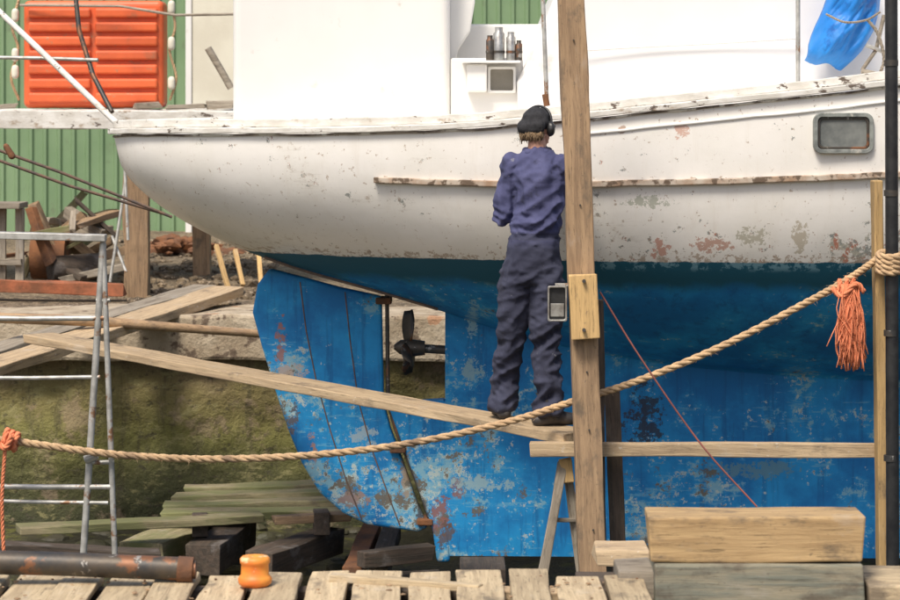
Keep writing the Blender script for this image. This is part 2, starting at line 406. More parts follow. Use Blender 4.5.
def hullmat(name,fixed_blue=False):
    m,nt,b=base(name); v,o,_=coords(nt,(1,1,1),False)
    sp=nn(nt,'ShaderNodeSeparateXYZ'); nt.links.new(o,sp.inputs[0]); X=sp.outputs[0];Z=sp.outputs[2]
    N9=nz(nt,v,9,6,.75); N24=nz(nt,v,24,5,.75); N3=nz(nt,v,2.6,5,.65); N1=nz(nt,v,1.15,3,.6)
    vs,_,_=coords(nt,(9,9,.7),False); vh,_,_=coords(nt,(1.0,1.0,8),False); NS=nz(nt,vs,1.6,5,.7); NH=nz(nt,vh,4.5,6,.78)
    patch=mth(nt,'MULTIPLY',mth(nt,'SUBTRACT',mth(nt,'ADD',N1,N3),1.0),.55)     # where the wear gathers
    jitter=mth(nt,'ADD',mth(nt,'MULTIPLY',mth(nt,'SUBTRACT',N9,.5),5.0),mth(nt,'MULTIPLY',mth(nt,'SUBTRACT',N24,.5),8))
    def ell(x0,z0,rx,rz):
        dx=mth(nt,'DIVIDE',mth(nt,'SUBTRACT',X,x0),rx); dz=mth(nt,'DIVIDE',mth(nt,'SUBTRACT',Z,z0),rz)
        d=mth(nt,'ADD',mth(nt,'MULTIPLY',dx,dx),mth(nt,'MULTIPLY',dz,dz))
        return mth(nt,'ADD',d,jitter)
    # topsides
    w=mixc(nt,rng(nt,N3,.35,.68),(.86,.83,.78),(.82,.79,.73))
    w=mixc(nt,rng(nt,NS,.52,.74,0,.22),w,(.66,.59,.50))
    w=mixc(nt,rng(nt,mth(nt,'ADD',N24,patch),.66,.70,0,.4),w,(.5,.42,.34))
    w=mixc(nt,rng(nt,mth(nt,'ADD',NH,patch),.66,.70,0,.3),w,(.55,.50,.44))
    reg=mth(nt,'MULTIPLY',rng(nt,X,.8,1.5,0,.13),rng(nt,Z,1.22,.90))
    sc=mth(nt,'ADD',mth(nt,'ADD',N9,mth(nt,'MULTIPLY',mth(nt,'SUBTRACT',N24,.5),.5)),mth(nt,'ADD',reg,mth(nt,'MULTIPLY',patch,.5)))
    scc=mixc(nt,rng(nt,NS,.46,.54),(.48,.45,.37),(.50,.19,.12))
    scc=mixc(nt,rng(nt,N24,.50,.56),scc,(.28,.30,.28))
    w=mixc(nt,rng(nt,sc,.665,.69,0,.95),w,scc)
    wl=mth(nt,'ADD',N24,rng(nt,Z,.95,.875,0,.12))
    w=mixc(nt,rng(nt,wl,.62,.66,0,.8),w,(.42,.32,.24))
    for (x0,z0,rx,rz,col) in ((1.136,1.215,.14,.04,(.42,.43,.35)),(1.32,1.63,.04,.045,(.62,.38,.29)),(1.20,.95,.055,.06,(.55,.27,.2)),(1.72,1.02,.09,.05,(.45,.42,.33)),(1.5,.97,.11,.05,(.5,.28,.21)),(2.0,1.02,.04,.09,(.5,.44,.34)),(.98,1.63,.02,.025,(.45,.3,.22))):
        w=mixc(nt,rng(nt,ell(x0,z0,rx,rz),.7,.4,0,.85),w,col)
    # antifouling
    bl=mixc(nt,rng(nt,N3,.36,.64),(.004,.17,.46),(.012,.30,.66))
    bl=mixc(nt,rng(nt,NS,.50,.66,0,.6),bl,(.004,.11,.32))
    low=mth(nt,'ADD',rng(nt,Z,.55,-.3,0,.05),patch)
    bl=mixc(nt,rng(nt,mth(nt,'ADD',N9,patch),.52,.66,0,.5),bl,(.03,.36,.66))
    bl=mixc(nt,rng(nt,mth(nt,'ADD',NH,low),.62,.67,0,.5),bl,(.18,.45,.60))
    bl=mixc(nt,rng(nt,mth(nt,'ADD',N9,low),.64,.69,0,.65),bl,(.30,.50,.56))
    bl=mixc(nt,rng(nt,mth(nt,'ADD',N24,low),.655,.69,0,.85),bl,(.52,.60,.56))
    bl=mixc(nt,rng(nt,mth(nt,'ADD',nz(nt,v,6,7,.85),low),.665,.685,0,.9),bl,(.13,.10,.07))
    bl=mixc(nt,rng(nt,mth(nt,'ADD',Z,mth(nt,'MULTIPLY',N3,.16)),.74,.84),bl,(.004,.085,.14))  # teal boot band, carried lower to put underbody shade into the paint
    bl=mixc(nt,mth(nt,'MULTIPLY',rng(nt,N9,.50,.56,0,.7),mth(nt,'MULTIPLY',rng(nt,Z,.80,.84),rng(nt,X,.6,1.0))),bl,(.20,.38,.46))
    for (x0,z0,rx,rz,col) in ((1.21,-.17,.11,.21,(.035,.028,.03)),(-.06,-.78,.06,.15,(.30,.11,.06)),(-.03,-.93,.05,.09,(.12,.08,.06)),(.05,-.62,.05,.07,(.28,.12,.08)),(-.27,-.55,.03,.16,(.36,.27,.18)),(-.17,-.76,.05,.11,(.08,.06,.045)),(-1.06,.30,.035,.15,(.36,.15,.10)),(-1.0,.10,.11,.045,(.48,.38,.31)),(-.86,-.42,.03,.12,(.38,.2,.13)),(-.98,-.2,.03,.1,(.12,.08,.06)),(-.62,-.70,.12,.05,(.36,.22,.15)),(1.9,-.5,.25,.05,(.12,.26,.34)),(.2,-.6,.2,.05,(.34,.5,.54)),(.14,.45,.04,.14,(.3,.5,.6)),(-.55,-.3,.1,.06,(.35,.45,.5)),(.15,.1,.08,.08,(.3,.46,.5))):
        bl=mixc(nt,rng(nt,ell(x0,z0,rx,rz),.7,.4,0,.85),bl,col)
    zz=mth(nt,'ADD',Z,mth(nt,'MULTIPLY',mth(nt,'SUBTRACT',N9,.5),.03))
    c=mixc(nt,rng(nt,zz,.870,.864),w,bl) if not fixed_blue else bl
    nt.links.new(c,b.inputs['Base Color'])
    nt.links.new(rng(nt,Z,.872,.862,.35,.65),b.inputs['Roughness'])
    hh=mth(nt,'ADD',nz(nt,v,2.5,2),mth(nt,'MULTIPLY',nz(nt,v,22,3,.7),.12))
    bump(nt,b,hh,.35,.02); return m
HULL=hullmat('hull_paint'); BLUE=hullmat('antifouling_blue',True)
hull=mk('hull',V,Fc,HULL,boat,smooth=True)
e=hull.modifiers.new('e','EDGE_SPLIT'); e.split_angle=math.radians(40)

def PP(l): return [((u-450)*YC/F, CZ-(q-100)*YC/F) for u,q in l]
rud=PP([(270,268),(258,284),(253,312),(262,345),(275,388),(289,430),(302,462),(320,492),(343,512),(368,524),(418,531),(428,527),(416,498),(403,460),(391,428),(384,402),(383,350),(382,296),(340,287),(300,276)])
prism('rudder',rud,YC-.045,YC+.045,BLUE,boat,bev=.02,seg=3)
dead=PP([(388,403),(446,399),(450,560),(437,560),(433,530),(421,495),(408,458),(396,425)])
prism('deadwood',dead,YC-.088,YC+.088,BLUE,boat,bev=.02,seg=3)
tube('rudder_stock',[at(387,292,YC-.03),at(388,402,YC-.03),at(396,430,YC-.06),at(409,462,YC-.06),at(423,498,YC-.06),at(432,526,YC-.06)],.013,DARKST,boat)
# open planking seams on the rudder blade
crk=lambda pts: tube('blade_seam',[at(u,q,YC-.046) for u,q in pts],.0045,WIRE,boat,sides=5)
crk([(300,282),(306,330),(316,380),(330,430),(346,480),(362,520)]); crk([(345,292),(350,340),(358,400),(372,450),(390,500),(400,526)])
for (u,q) in ((398,448),(425,520),(384,300)):
    w=at(u,q,YC); box('pintle',(w.x-.05,YC-.10,w.z-.02),(w.x+.05,YC+.1,w.z+.02),RUST,boat,bev=.008)
pts=[]
for u in range(268,442,10):
    x=(u-450)*YC/F; pts.append((x,YC-half(x,fp(x)+.045)-.005,fp(x)+.03))
tube('bottom_seam',pts,.009,WIRE,boat,sides=6)
# propeller
hub=at(412,348,YC)
tube('propeller_shaft',[at(447,350,YC),at(398,347,YC)],.028,DARKST,boat)
tube('propeller_hub',[at(425,348,YC),at(412,348,YC),at(400,347,YC),at(394,347,YC)],[.045,.055,.045,.015],DARKST,boat)
for a in (75,195,315):
    V=[];Fc=[];a=math.radians(a)
    for i in range(7):
        r=.04+.20*i/6; wd=.06*math.sin(math.pi*min(.95,.25+.62*i/6))+.012; tw=math.radians(70-22*i/6)
        for sgn in (-1,0,1):
            off=sgn*wd; lx=off*math.cos(tw); lt=off*math.sin(tw)+.0
            ca,sa=math.cos(a),math.sin(a)
            V.append((hub.x+lx-.02*abs(sgn), YC+r*ca-lt*sa, hub.z+r*sa+lt*ca))
    for i in range(6):
        for k in range(2): q=i*3+k; Fc.append((q,q+1,q+4,q+3))
    pb=mk('propeller_blade',V,Fc,DARKST,boat,smooth=True); s=pb.modifiers.new('s','SOLIDIFY'); s.thickness=.012
def sweep(name,pts,w,h,m,parent):
    V=[];Fc=[];n=len(pts)
    for i,p in enumerate(pts):
        p=Vector(p); t=(Vector(pts[min(i+1,n-1)])-Vector(pts[max(i-1,0)])); t.z=0; t.normalize(); s=Vector((-t.y,t.x,0))
        j=noise.noise(Vector((p.x*6,p.y*6,w*50)))*.006
        for a,bq in ((-1,-1),(1,-1),(1,1),(-1,1)): V.append(p+s*(a*w/2)+Vector((0,0,bq*h/2+j)))
    for i in range(n-1):
        for q in range(4):
            a=i*4+q;b=i*4+(q+1)%4; Fc.append((a,b,b+4,a+4))
    Fc+= [(0,1,2,3),tuple((n-1)*4+q for q in (3,2,1,0))]
    return mk(name,V,Fc,m,parent,bev=.006)
RUB=mat('rub_wood',(.34,.22,.14),(.52,.45,.37),9,.8,30,.4,.004,spots=(((.13,.09,.06),12,.50,.08),))
SEAMM=mat('dirty_seam',(.12,.09,.07),(.40,.35,.29),8,.9,30,.5,.005,spots=(((.7,.67,.6),5,.52,.08),))
for sd in (1,-1):
    pts=[];pts2=[];pts3=[]
    for i in range(121):
        x=SX[0]+.005+(SX[-1]-SX[0]-.02)*i/120
        pts.append((x,YC-sd*(fb(x)-.015),fz(x)+.022)); pts2.append((x,YC-sd*(fb(x)-.05),fz(x)+.065)); pts3.append((x,YC-sd*(fb(x)+.002),fz(x)-.004))
    sweep('cap_rail',pts,.10,.035,WDIRTY,boat); sweep('toe_rail',pts2,.04,.05,WDIRTY,boat); sweep('rail_seam',pts3,.03,.014,SEAMM,boat)
    pts=[]
    zf=cm1([-.45,.63,2.46,5,8.3],[1.335,1.318,1.375,1.50,1.75])
    for i in range(90):
        x=-.44+(8.2+.44)*i/89; pts.append((x,YC-sd*(half(x,zf(x))+.012),zf(x)))
    sweep('rub_strake',pts,.04,.035,RUB,boat)
pts=[]
for i in range(60):
    x=.75+7.2*i/59; pts.append((x,YC-(half(x,fz(x)-.085)+.004),fz(x)-.085))
sweep('sheer_moulding',pts,.016,.016,WPAINT,boat)
# porthole
pw=at(843,133,14.15); py=YC-half(pw.x,pw.z)
def rrect(hx,hz,r,n=6):
    o=[]
    for cx,cz,a0 in ((hx-r,hz-r,0),(-hx+r,hz-r,90),(-hx+r,-hz+r,180),(hx-r,-hz+r,270)):
        for i in range(n+1):
            a=math.radians(a0+90*i/n); o.append((cx+r*math.cos(a),cz+r*math.sin(a)))
    return o
def ring(name,hx,hz,r,t,y0,y1,m,parent,cx,cz):
    A=rrect(hx,hz,r);B=rrect(hx-t,hz-t,max(r-t,.01));n=len(A);V=[]
    for L in (A,B):
        for y in (y0,y1): V+=[(cx+p[0],y,cz+p[1]) for p in L]
    Fc=[]
    for i in range(n):
        j=(i+1)%n; Fc+=[(i,j,2*n+j,2*n+i),(i,j,n+j,n+i),(2*n+i,2*n+j,3*n+j,3*n+i),(n+i,n+j,3*n+j,3*n+i)]
    return mk(name,V,Fc,m,parent,bev=.003)
FRM=mat('porthole_frame',(.34,.36,.33),(.17,.18,.17),14,.6,metal=.3,spots=(((.5,.48,.42),9,.58,.08),))
ring('porthole_frame',.17,.115,.05,.024,py-.03,py+.05,FRM,boat,pw.x,pw.z)
ring('porthole_inner_frame',.146,.091,.035,.014,py-.02,py+.05,DARKST,boat,pw.x,pw.z)
A=rrect(.133,.078,.03)
GL=mat('porthole_glass',(.10,.11,.11),(.26,.27,.25),4,.25,5,.02,.002)
mk('porthole_glass',[(pw.x+p[0],py-.008,pw.z+p[1]) for p in A],[tuple(range(len(A)))],GL,boat)
# cabins
def cab(name,lo,hi,m,bev=.05): return box(name,lo,hi,m,boat,bev=bev,seg=5)
cab('deckhouse',(-1.31,15.06,1.55),(-.0,16.34,2.75),WPAINT)
def zz_(v,d): return CZ-(v-100)*d/F
def xx_(u,d): return (u-450)*d/F
box('cockpit_bulkhead',(-.02,15.5,1.5),(xx_(560,15.5),15.56,zz_(24,15.5)),WPAINT,boat,bev=.015)
prism('bulkhead_wing',[(xx_(449,15.3),zz_(60,15.3)),(xx_(449,15.3),zz_(-60,15.3)),(xx_(470,15.3),zz_(-60,15.3)),(xx_(475,15.3),zz_(2,15.3)),(xx_(470,15.3),zz_(32,15.3)),(xx_(458,15.3),zz_(50,15.3)),(xx_(456,15.3),zz_(60,15.3))],15.28,15.36,WPAINT,boat,bev=.012)
box('cockpit_coaming',(.004,15.09,1.5),(xx_(523,15.1),15.16,zz_(58,15.1)),WPAINT,boat,bev=.015)
w=at(492,78,15.0)
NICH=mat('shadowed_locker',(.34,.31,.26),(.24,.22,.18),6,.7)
box('locker_box',(w.x-.15,14.98,w.z-.085),(w.x-.03,15.085,w.z+.085),WPAINT,boat,bev=.012)
ring('locker_niche_frame',.085,.08,.012,.016,15.05,15.088,WPAINT,boat,w.x+.06,w.z-.01)
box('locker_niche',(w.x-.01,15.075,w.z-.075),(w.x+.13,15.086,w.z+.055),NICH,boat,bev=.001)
box('locker_shelf',(w.x-.18,14.94,w.z+.09),(w.x+.17,15.085,w.z+.105),WPAINT,boat,bev=.004)
JAR=mat('metal_canister',(.5,.5,.47),(.28,.26,.24),18,.3,40,.2,.003,metal=.6)
# sheet winch and canisters on the shelf
for i,(u,h,r) in enumerate(((490,.15,.024),(499,.20,.034),(511,.17,.028),(519,.12,.02))):
    q=at(u,60,15.0); tube('canister',[(q.x,15.02,w.z+.107),(q.x,15.02,w.z+.107+h*.8),(q.x,15.02,w.z+.107+h*.86),(q.x,15.02,w.z+.107+h)],[r,r,r*.7,r*.7],(DARKST,JAR,JAR,DARKST)[i],boat)
    tube('canister_band',[(q.x,15.02,w.z+.15),(q.x,15.02,w.z+.165)],[r*1.08,r*1.08],DARKST,boat)
c2=[(519,128),(517,82),(528,60),(541,30),(556,-8),(575,-45),(1150,-60),(1180,90)]
c2=[((u-450)*14.95/F,CZ-(q-100)*14.95/F) for u,q in c2]
CAB2=mat('coachroof_paint',(.82,.81,.80),(.76,.75,.74),.9,.4,3,.25,.02,spots=(((.66,.63,.58),2.5,.6,.1),))
prism('coachroof',c2,14.95,16.45,CAB2,boat,bev=.09,seg=5)
rope('lashing_line',[at(560,52,14.9),at(640,47,14.92),at(720,43,14.92),at(800,38,14.9)],.006,WPAINT,boat)
for (u0,v0,u1,v1) in ((542,-25,547,105),(798,-25,798,88)):
    tube('stanchion',[at(u0,v0,14.5),at(u1,v1,14.45)],.013,GALV,boat)
tube('stanchion_base',[at(798,82,14.45),at(798,92,14.45)],.03,GALV,boat)
tube('shackle',[at(545,94,14.42),at(547,106,14.42)],.018,RUST,boat)

# blue tarpaulin draped over the rail corner
TARP=mat('blue_tarpaulin',(.012,.19,.60),(.02,.26,.70),3,.5,14,.3,.012,spots=(((.01,.12,.44),5,.56,.1),))
tb=empty('tarpaulin',at(845,38,14.75))
left=[(838,-30),(831,-5),(826,10),(818,28),(812,46),(810,60)]; right=[(884,-30),(883,-8),(882,10),(876,28),(864,48),(846,68)]
V=[];Fc=[];nu,nv=56,60
def lerp2(L,t):
    k=min(int(t*(len(L)-1)),len(L)-2); q=t*(len(L)-1)-k; return L[k][0]*(1-q)+L[k+1][0]*q, L[k][1]*(1-q)+L[k+1][1]*q
for j in range(nv+1):
    t=j/nv; a=lerp2(left,t); b_=lerp2(right,t)
    for i in range(nu+1):
        s=i/nu; p=at(a[0]*(1-s)+b_[0]*s,a[1]*(1-s)+b_[1]*s,14.68)
        bul=-.17*math.sin(math.pi*s)**.6*(1-.25*t)
        fold=.045*abs(noise.noise(Vector((s*4+t,t*2.2,2))))*(.5+.7*t)+.03*noise.noise(Vector((s*5,t*3.5,1)))+.012*noise.noise(Vector((s*14+t*6,t*8,5)))
        tuck=.09*max(0,(t-.85)/.15)**2
        sag=.012*math.sin(s*9+t*3)*t
        V.append((p.x,p.y+.1+bul+fold+tuck,p.z+sag))
for j in range(nv):
    for i in range(nu):
        a=j*(nu+1)+i; Fc.append((a,a+1,a+nu+2,a+nu+1))
ob=mk('sheet',V,Fc,TARP,tb,smooth=True); s=ob.modifiers.new('s','SOLIDIFY'); s.thickness=.006
blob('bundled_gear',[[(at(858,-15,14.86),(.11,.10,.09)),(at(846,30,14.86),(.12,.10,.10)),(at(832,50,14.84),(.08,.08,.05))]],.02,TARP,tb,sm=3)
rope('tie_cord',[at(868,20,14.55),at(878,34,14.55),at(884,58,14.55),at(880,74,14.55)],.010,W_GREY,tb)
rope('tie_cord',[at(826,14,14.56),at(845,22,14.5),at(866,20,14.54),at(880,12,14.6)],.007,W_GREY,tb)
tube('tarp_rail',[at(884,15,14.62),at(876,50,14.6),at(862,70,14.6)],.012,W_GREY,tb)
tube('tarp_rail_bracket',[at(866,45,14.58),at(884,52,14.6)],.012,GALV,tb)
blob('lashing_knot',[[(at(864,72,14.55),.022),(at(880,77,14.55),.028)]],.01,W_GREY,tb,sm=2)

# keel blocks and cradle
kb=empty('keel_block',(0,YC,-1.2))
for i,x in enumerate((.2,1.6,3.2,5.0)):
    board('block',(x,15.2,-1.22),(x,16.2,-1.22),.28,.33,W_DARK,kb)
cr=empty('slip_cradle',(-.5,15.9,-1.1))
board('cradle_beam',at(352,575,15.4),at(372,530,16.6),.12,.10,RUST,cr)
board('cradle_beam',at(378,575,15.4),at(392,532,16.4),.12,.10,W_DARK,cr)
board('cradle_beam',at(330,590,15.6),at(440,585,15.6),.2,.16,W_DARK,cr)
board('cradle_beam',at(358,560,15.3),at(430,552,15.5),.12,.10,W_DARK,cr,jit=.015)
for x in (.35,2.2):
    board('bilge_shore',(x,17.6,-1.3),(x,16.6,.35),.12,.12,W_POST,cr)

# ------------------------------------------------------------ dock-floor timbers
mp=empty('mossy_timber_stack',at(250,505,16.5))
for i,(u0,v0,u1,v1) in enumerate(((185,488,330,483),(175,496,338,491),(165,505,345,500),(163,512,350,511))):
    d=17.1-.22*i; board('plank',at(u0,v0+2,d),at(u1,v1+2,d),.20,.05,W_MOSS,mp,jit=.012)
board('bearer',at(200,520,16.9),at(200,526,15.9),.1,.14,W_DARK,mp); board('bearer',at(320,516,16.9),at(322,524,15.9),.1,.14,W_DARK,mp)
board('weathered_plank',at(20,530,15.5),at(262,517,16.0),.18,.05,W_MOSS,jit=.012)
board('weathered_plank',at(275,520,16.0),at(352,516,16.1),.12,.05,W_POST,jit=.012)
board('weathered_plank',at(-40,545,15.0),at(160,556,15.2),.2,.06,W_DARK,jit=.012)
board('sunken_beam',at(140,560,15.8),at(200,533,16.8),.3,.2,W_MOSS,jit=.02)
board('sunken_beam',at(205,560,15.7),at(240,530,16.8),.22,.2,W_DARK,jit=.02)
board('sunken_beam',at(260,565,15.6),at(330,540,16.4),.2,.16,W_DARK,jit=.02)
pebbles('rubble',[((random.uniform(-4.5,-.3),random.uniform(14.4,18.3),-1.36),random.uniform(.025,.09)) for i in range(160)],mat('wet_rubble',(.09,.08,.05),(.05,.05,.02),5,.6,30,.6,.01),2,.5,9)

# ------------------------------------------------------------ far bank clutter
board('long_plank',at(-60,385,15.9),at(228,291,19.3),.27,.07,W_PALE,jit=.012)
board('long_plank',at(-70,372,16.6),at(205,288,19.6),.22,.06,W_GREY,jit=.012)
tube('wooden_spar',[at(-60,316,17.4),at(90,321,17.6),at(262,334,18.0)],[.035,.038,.028],W_POST)
board('rusted_beam',at(-60,284,20.2),at(124,290,20.2),.14,.1,RUSTRED,jit=.015)
sc=empty('scrap_heap',at(65,250,22)); random.seed(11)
for i in range(34):
    c=at(random.uniform(30,100),random.uniform(212,276),random.uniform(21.3,22.6))
    d=Vector((random.uniform(-1,1),random.uniform(-.5,.5),random.uniform(-.5,.9))).normalized()*random.uniform(.10,.34)
    board('scrap_piece',c-d,c+d,random.uniform(.04,.14),random.uniform(.03,.09),random.choice([W_POST,RUST,W_DARK,W_GREY,W_MOSS]),sc,jit=.02)
w=at(50,245,21.8)
tube('gear_drum',[(w.x-.15,21.8,w.z-.1),(w.x+.15,21.8,w.z-.1)],[.2,.2],RUST,sc)
tube('gear_drum',[(w.x+.05,21.5,w.z-.2),(w.x+.45,21.7,w.z-.18)],[.12,.12],W_DARK,sc)
wb=empty('wooden_bench',at(10,230,21)); 
board('top',at(-40,205,21),at(24,205,21),.4,.05,W_GREY,wb)
for u in (-30,2,20): board('leg',at(u,208,21),at(u,284,21),.07,.07,W_GREY,wb)
board('brace',at(-30,262,20.95),at(22,262,20.95),.06,.05,W_GREY,wb)
it=[]
for i in range(420):
    u=random.uniform(120,285); d=random.uniform(19.6,28); x=(u-450)*d/F; r=random.uniform(.015,.055)*(1.8 if random.random()<.12 else 1)
    it.append(((x,d,ground_z(x,d)+r*.2),r))
pebbles('loose_stones',it,GROUND)
it=[]
for i in range(130):
    a_=random.gauss(0,1);x=at(178,240,26).x+a_*.28; y=26+random.gauss(0,.25); it.append(((x,y,ground_z(x,y)+.18*math.exp(-a_*a_/1.6)*random.random()),random.uniform(.03,.10)))
pebbles('rust_mound',it,RUST,1,.8,12,.6)
for (a,b2,c2_,d2) in ((216,245,229,291),(235,250,243,286),(258,245,262,292)):
    board('support_stick',at(a,b2,19.6),at(c2_,d2,19.4),.035,.035,W_YEL,jit=.004)
for (a,b2,c2_,d2) in ((126,178,110,282),(124,150,128,240),(112,236,126,272)):
    tube('thin_rod',[at(a,b2,20),at(c2_,d2,19.9)],.012,GALV)

# ------------------------------------------------------------ tubes and wires at left
sf=empty('metal_trestle',at(100,400,13.0))
for (a,b2,c2_,d2,r) in ((103,244,83,560,.018),(103,240,118,640,.015),(-40,318,104,318,.014),(-40,378,100,377,.011),(-40,486,112,487,.014),(-40,500,108,503,.010),(96,300,110,300,.010),(88,462,114,462,.012)):
    d=13.0; tube('tube_leg',[at(a,b2,d),at((a+c2_)/2,(b2+d2)/2+.6,d),at(c2_,d2,d)],r,GALV,sf)
tube('tube_leg',[at(83,560,13.0),at(79,650,13.0)],.018,GALV,sf)
board('top_bar',at(-40,234,13.0),at(106,238,13.0),.10,.035,GALV,sf,jit=.002,bev=.004)
tube('clamp',[at(85,460,12.97),at(97,455,12.97)],.022,GALV,sf)
tube('white_spar',[at(-60,-45,17.2),at(0,12,16.8),at(124,130,15.9)],.020,WDIRTY)
tube('steel_davit',[at(74,-20,18.6),at(79,30,18.5),at(93,75,18.4),at(112,112,18.2)],.018,DARKST)
tube('guard_wire',[at(-30,57,18.5),at(40,58,18.5),at(98,60,18.4)],.014,GALV)
tube('steel_cable',[at(-30,140,14.5),at(60,172,14.6),at(172,217,14.8)],.009,WIRE)
tube('steel_cable',[at(-30,150,14.6),at(70,186,14.7),at(165,214,14.85)],.009,WIRE)
blob('cable_shackle',[[(at(6,146,14.4),.018),(at(12,156,14.4),.022)]],.008,RUST,sm=2)

# ------------------------------------------------------------ scaffold: post, planks
board('walk_plank',at(38,337,16.6),Vector((.70,13.68,-.043)),.25,.05,W_PALE,jit=.008)
post=empty('timber_post',at(580,300,13.42))
board('post',at(569,-60,13.42),at(595,640,13.42),.145,.135,W_POST,post,roll=0,jit=.009)
board('splice_block',at(583,274,13.30),at(585,338,13.30),.15,.07,W_YEL,post,roll=0)
board('back_board',at(598,300,13.6),at(601,640,13.6),.06,.05,W_DARK,post)
for q in (281,330): tube('bolt',[at(584,q,13.235),at(584,q,13.30)],.010,DARKST,post)
for q in (40,205,372,430,530): tube('nail',[at(572+q*.04,q,13.34),at(572+q*.04,q,13.36)],.005,DARKST,post)
board('shore_plank',at(612,390,13.72),at(622,650,13.7),.085,.05,W_DARK)
wl=empty('work_light',at(557,302,13.35))
c=at(557,303,13.38)
ring('light_bezel',.052,.095,.012,.010,c.y-.05,c.y-.03,JAR,wl,c.x,c.z)
box('light_body',(c.x-.048,c.y-.03,c.z-.09),(c.x+.048,c.y+.05,c.z+.09),BLACKPL,wl,bev=.008)
box('light_lens',(c.x-.036,c.y-.036,c.z-.07),(c.x+.036,c.y-.031,c.z+.0),JAR,wl,bev=.002)
box('light_bracket',(c.x-.01,c.y-.02,c.z+.09),(c.x+.10,c.y+.02,c.z+.105),GALV,wl,bev=.002)
board('ledger_pole',at(530,449,13.56),at(890,450,13.56),.07,.075,W_PALE,jit=.008)
rp=empty('upright_plank',at(879,380,13.46))
board('plank',at(877,180,13.47),at(883,640,13.47),.115,.05,W_YEL,rp,roll=math.radians(90))
bp=empty('dark_pole',at(891,300,13.3))
tube('pole',[at(891,-60,13.3),at(892,300,13.3),at(893,650,13.3)],.035,BLACKPL,bp)
for q in (60,190,330,455): tube('band',[at(891,q,13.3),at(891,q+6,13.3)],.039,DARKST,bp)
tr=empty('trestle',at(560,520,13.6))
board('leg',at(563,462,13.62),at(531,640,13.5),.055,.04,W_GREY,tr)
board('leg',at(566,462,13.66),at(590,640,13.75),.05,.04,W_GREY,tr)
board('head_block',at(565,459,13.63),at(568,482,13.63),.07,.07,W_YEL,tr)
board('cross_tie',at(553,520,13.6),at(578,520,13.68),.03,.02,W_GREY,tr)

# ropes
mr=empty('mooring_rope',at(450,437,13.2))
rope('rope',[at(-30,436,12.8),at(20,442,12.85),at(110,454,12.95),at(200,459,13.1),at(300,456,13.2),at(400,445,13.35),at(500,424,13.5),at(575,401,13.57),at(640,380,13.57),at(720,347,13.55),at(800,306,13.48),at(850,278,13.40),at(884,254,13.36)],.020,ROPE,mr,pitch=.15,fuzz=260)
kn=[]
for i in range(4):
    R_=.055; c0=at(889,255+i*5,13.3); kn.append(ropegeo([c0+Vector((R_*math.cos(a),R_*math.sin(a),.01*math.sin(a))) for a in [k*math.pi/5 for k in range(11)]],.02))
v,f=merge(kn); mk('pole_hitch',v,f,ROPE,mr,smooth=True)
fr=[];random.seed(3)
for i in range(190):
    a=at(850+random.uniform(-9,9),284,13.36+random.uniform(-.025,.025)); e_=at(852+random.gauss(0,7),random.uniform(335,372),13.34+random.uniform(-.04,.04)); mdl=(a+e_)/2+Vector((random.gauss(0,.02),random.gauss(0,.02),0))
    q=(mdl+e_)/2+Vector((random.gauss(0,.012),0,0))
    fr.append(tubegeo(catmull([a,mdl,q,e_],7),.0035,4))
v,f=merge(fr); ft=mk('frayed_tassel',v,f,ROPEO,mr,smooth=True)
kn=[]
for i in range(3):
    c0=at(838+i*7,287-i*3,13.42); R_=.035
    kn.append(ropegeo([c0+Vector((.01*math.sin(a),R_*math.cos(a),R_*math.sin(a))) for a in [k*math.pi/4 for k in range(9)]],.013))
kn.append(ropegeo([at(832,288,13.37),at(842,296,13.34),at(856,284,13.33),at(864,292,13.34)],.015))
v,f=merge(kn); mk('orange_knot',v,f,ROPEO,mr,smooth=True)
kn=[]
for i in range(3):
    c0=at(6+i*5,438+i*2,12.83); R_=.04
    kn.append(ropegeo([c0+Vector((.01*math.sin(a),R_*math.cos(a),R_*math.sin(a))) for a in [k*math.pi/4 for k in range(9)]],.016))
kn.append(ropegeo([at(-10,432,12.8),at(4,448,12.76),at(12,436,12.76)],.016)); kn.append(ropegeo([at(5,450,12.78),at(2,500,12.78),at(4,560,12.78)],.010))
v,f=merge(kn); mk('orange_whipping',v,f,ROPEO,mr,smooth=True)
tube('red_cord',catmull([at(600,292,13.36),at(640,357,13.36),at(700,443,13.3),at(757,507,13.2)],20),.005,mat('red_cord',(.28,.09,.07),(.18,.06,.05)))

# ------------------------------------------------------------ foreground
wk=empty('slatted_walkway',(-1,9.6,-.1)); random.seed(5); x=-2.1; ZT=-.075
while x<.62:
    w=random.uniform(.145,.185); y1=9.93+random.uniform(-.05,.04)
    zz=ZT-.02+random.uniform(-.010,.008); sk_=random.uniform(-.012,.012)
    board('slat',(x+w/2,8.6,zz),(x+w/2+sk_,y1,zz+random.uniform(-.006,.006)),w,.04,W_SLAT,wk,jit=.009)
    for dx in (.03,w-.03): tube('nail',[(x+dx,9.8,zz+.018),(x+dx,9.8,zz+.023)],.005,RUST,wk,sides=8)
    x+=w+random.uniform(.018,.036)
for y in (8.8,9.4,9.8): board('joist',(-2.2,y,ZT-.075),(.7,y,ZT-.075),.09,.07,W_DARK,wk)
board('kick_batten',at(330,577,9.75),at(480,588,9.6),.06,.03,W_SLAT,wk)
board('kick_batten',at(480,592,9.7),at(600,597,9.6),.10,.04,W_PALE,wk)
pebbles('wood_chips',[((random.uniform(-1.75,.6),random.uniform(9.3,9.88),ZT+.002),random.uniform(.003,.011)) for i in range(90)],W_POST,1,.7,90,.5)
pipe=empty('rusty_pipe',at(90,565,9.8))
tube('pipe',[at(-60,561,9.7),at(60,564,9.7),at(180,569,9.7),at(184,569,9.7)],.046,DARKST,pipe,sides=20)
tube('pipe_collar',[at(178,569,9.7),at(193,570,9.7)],.05,RUST,pipe,sides=20)
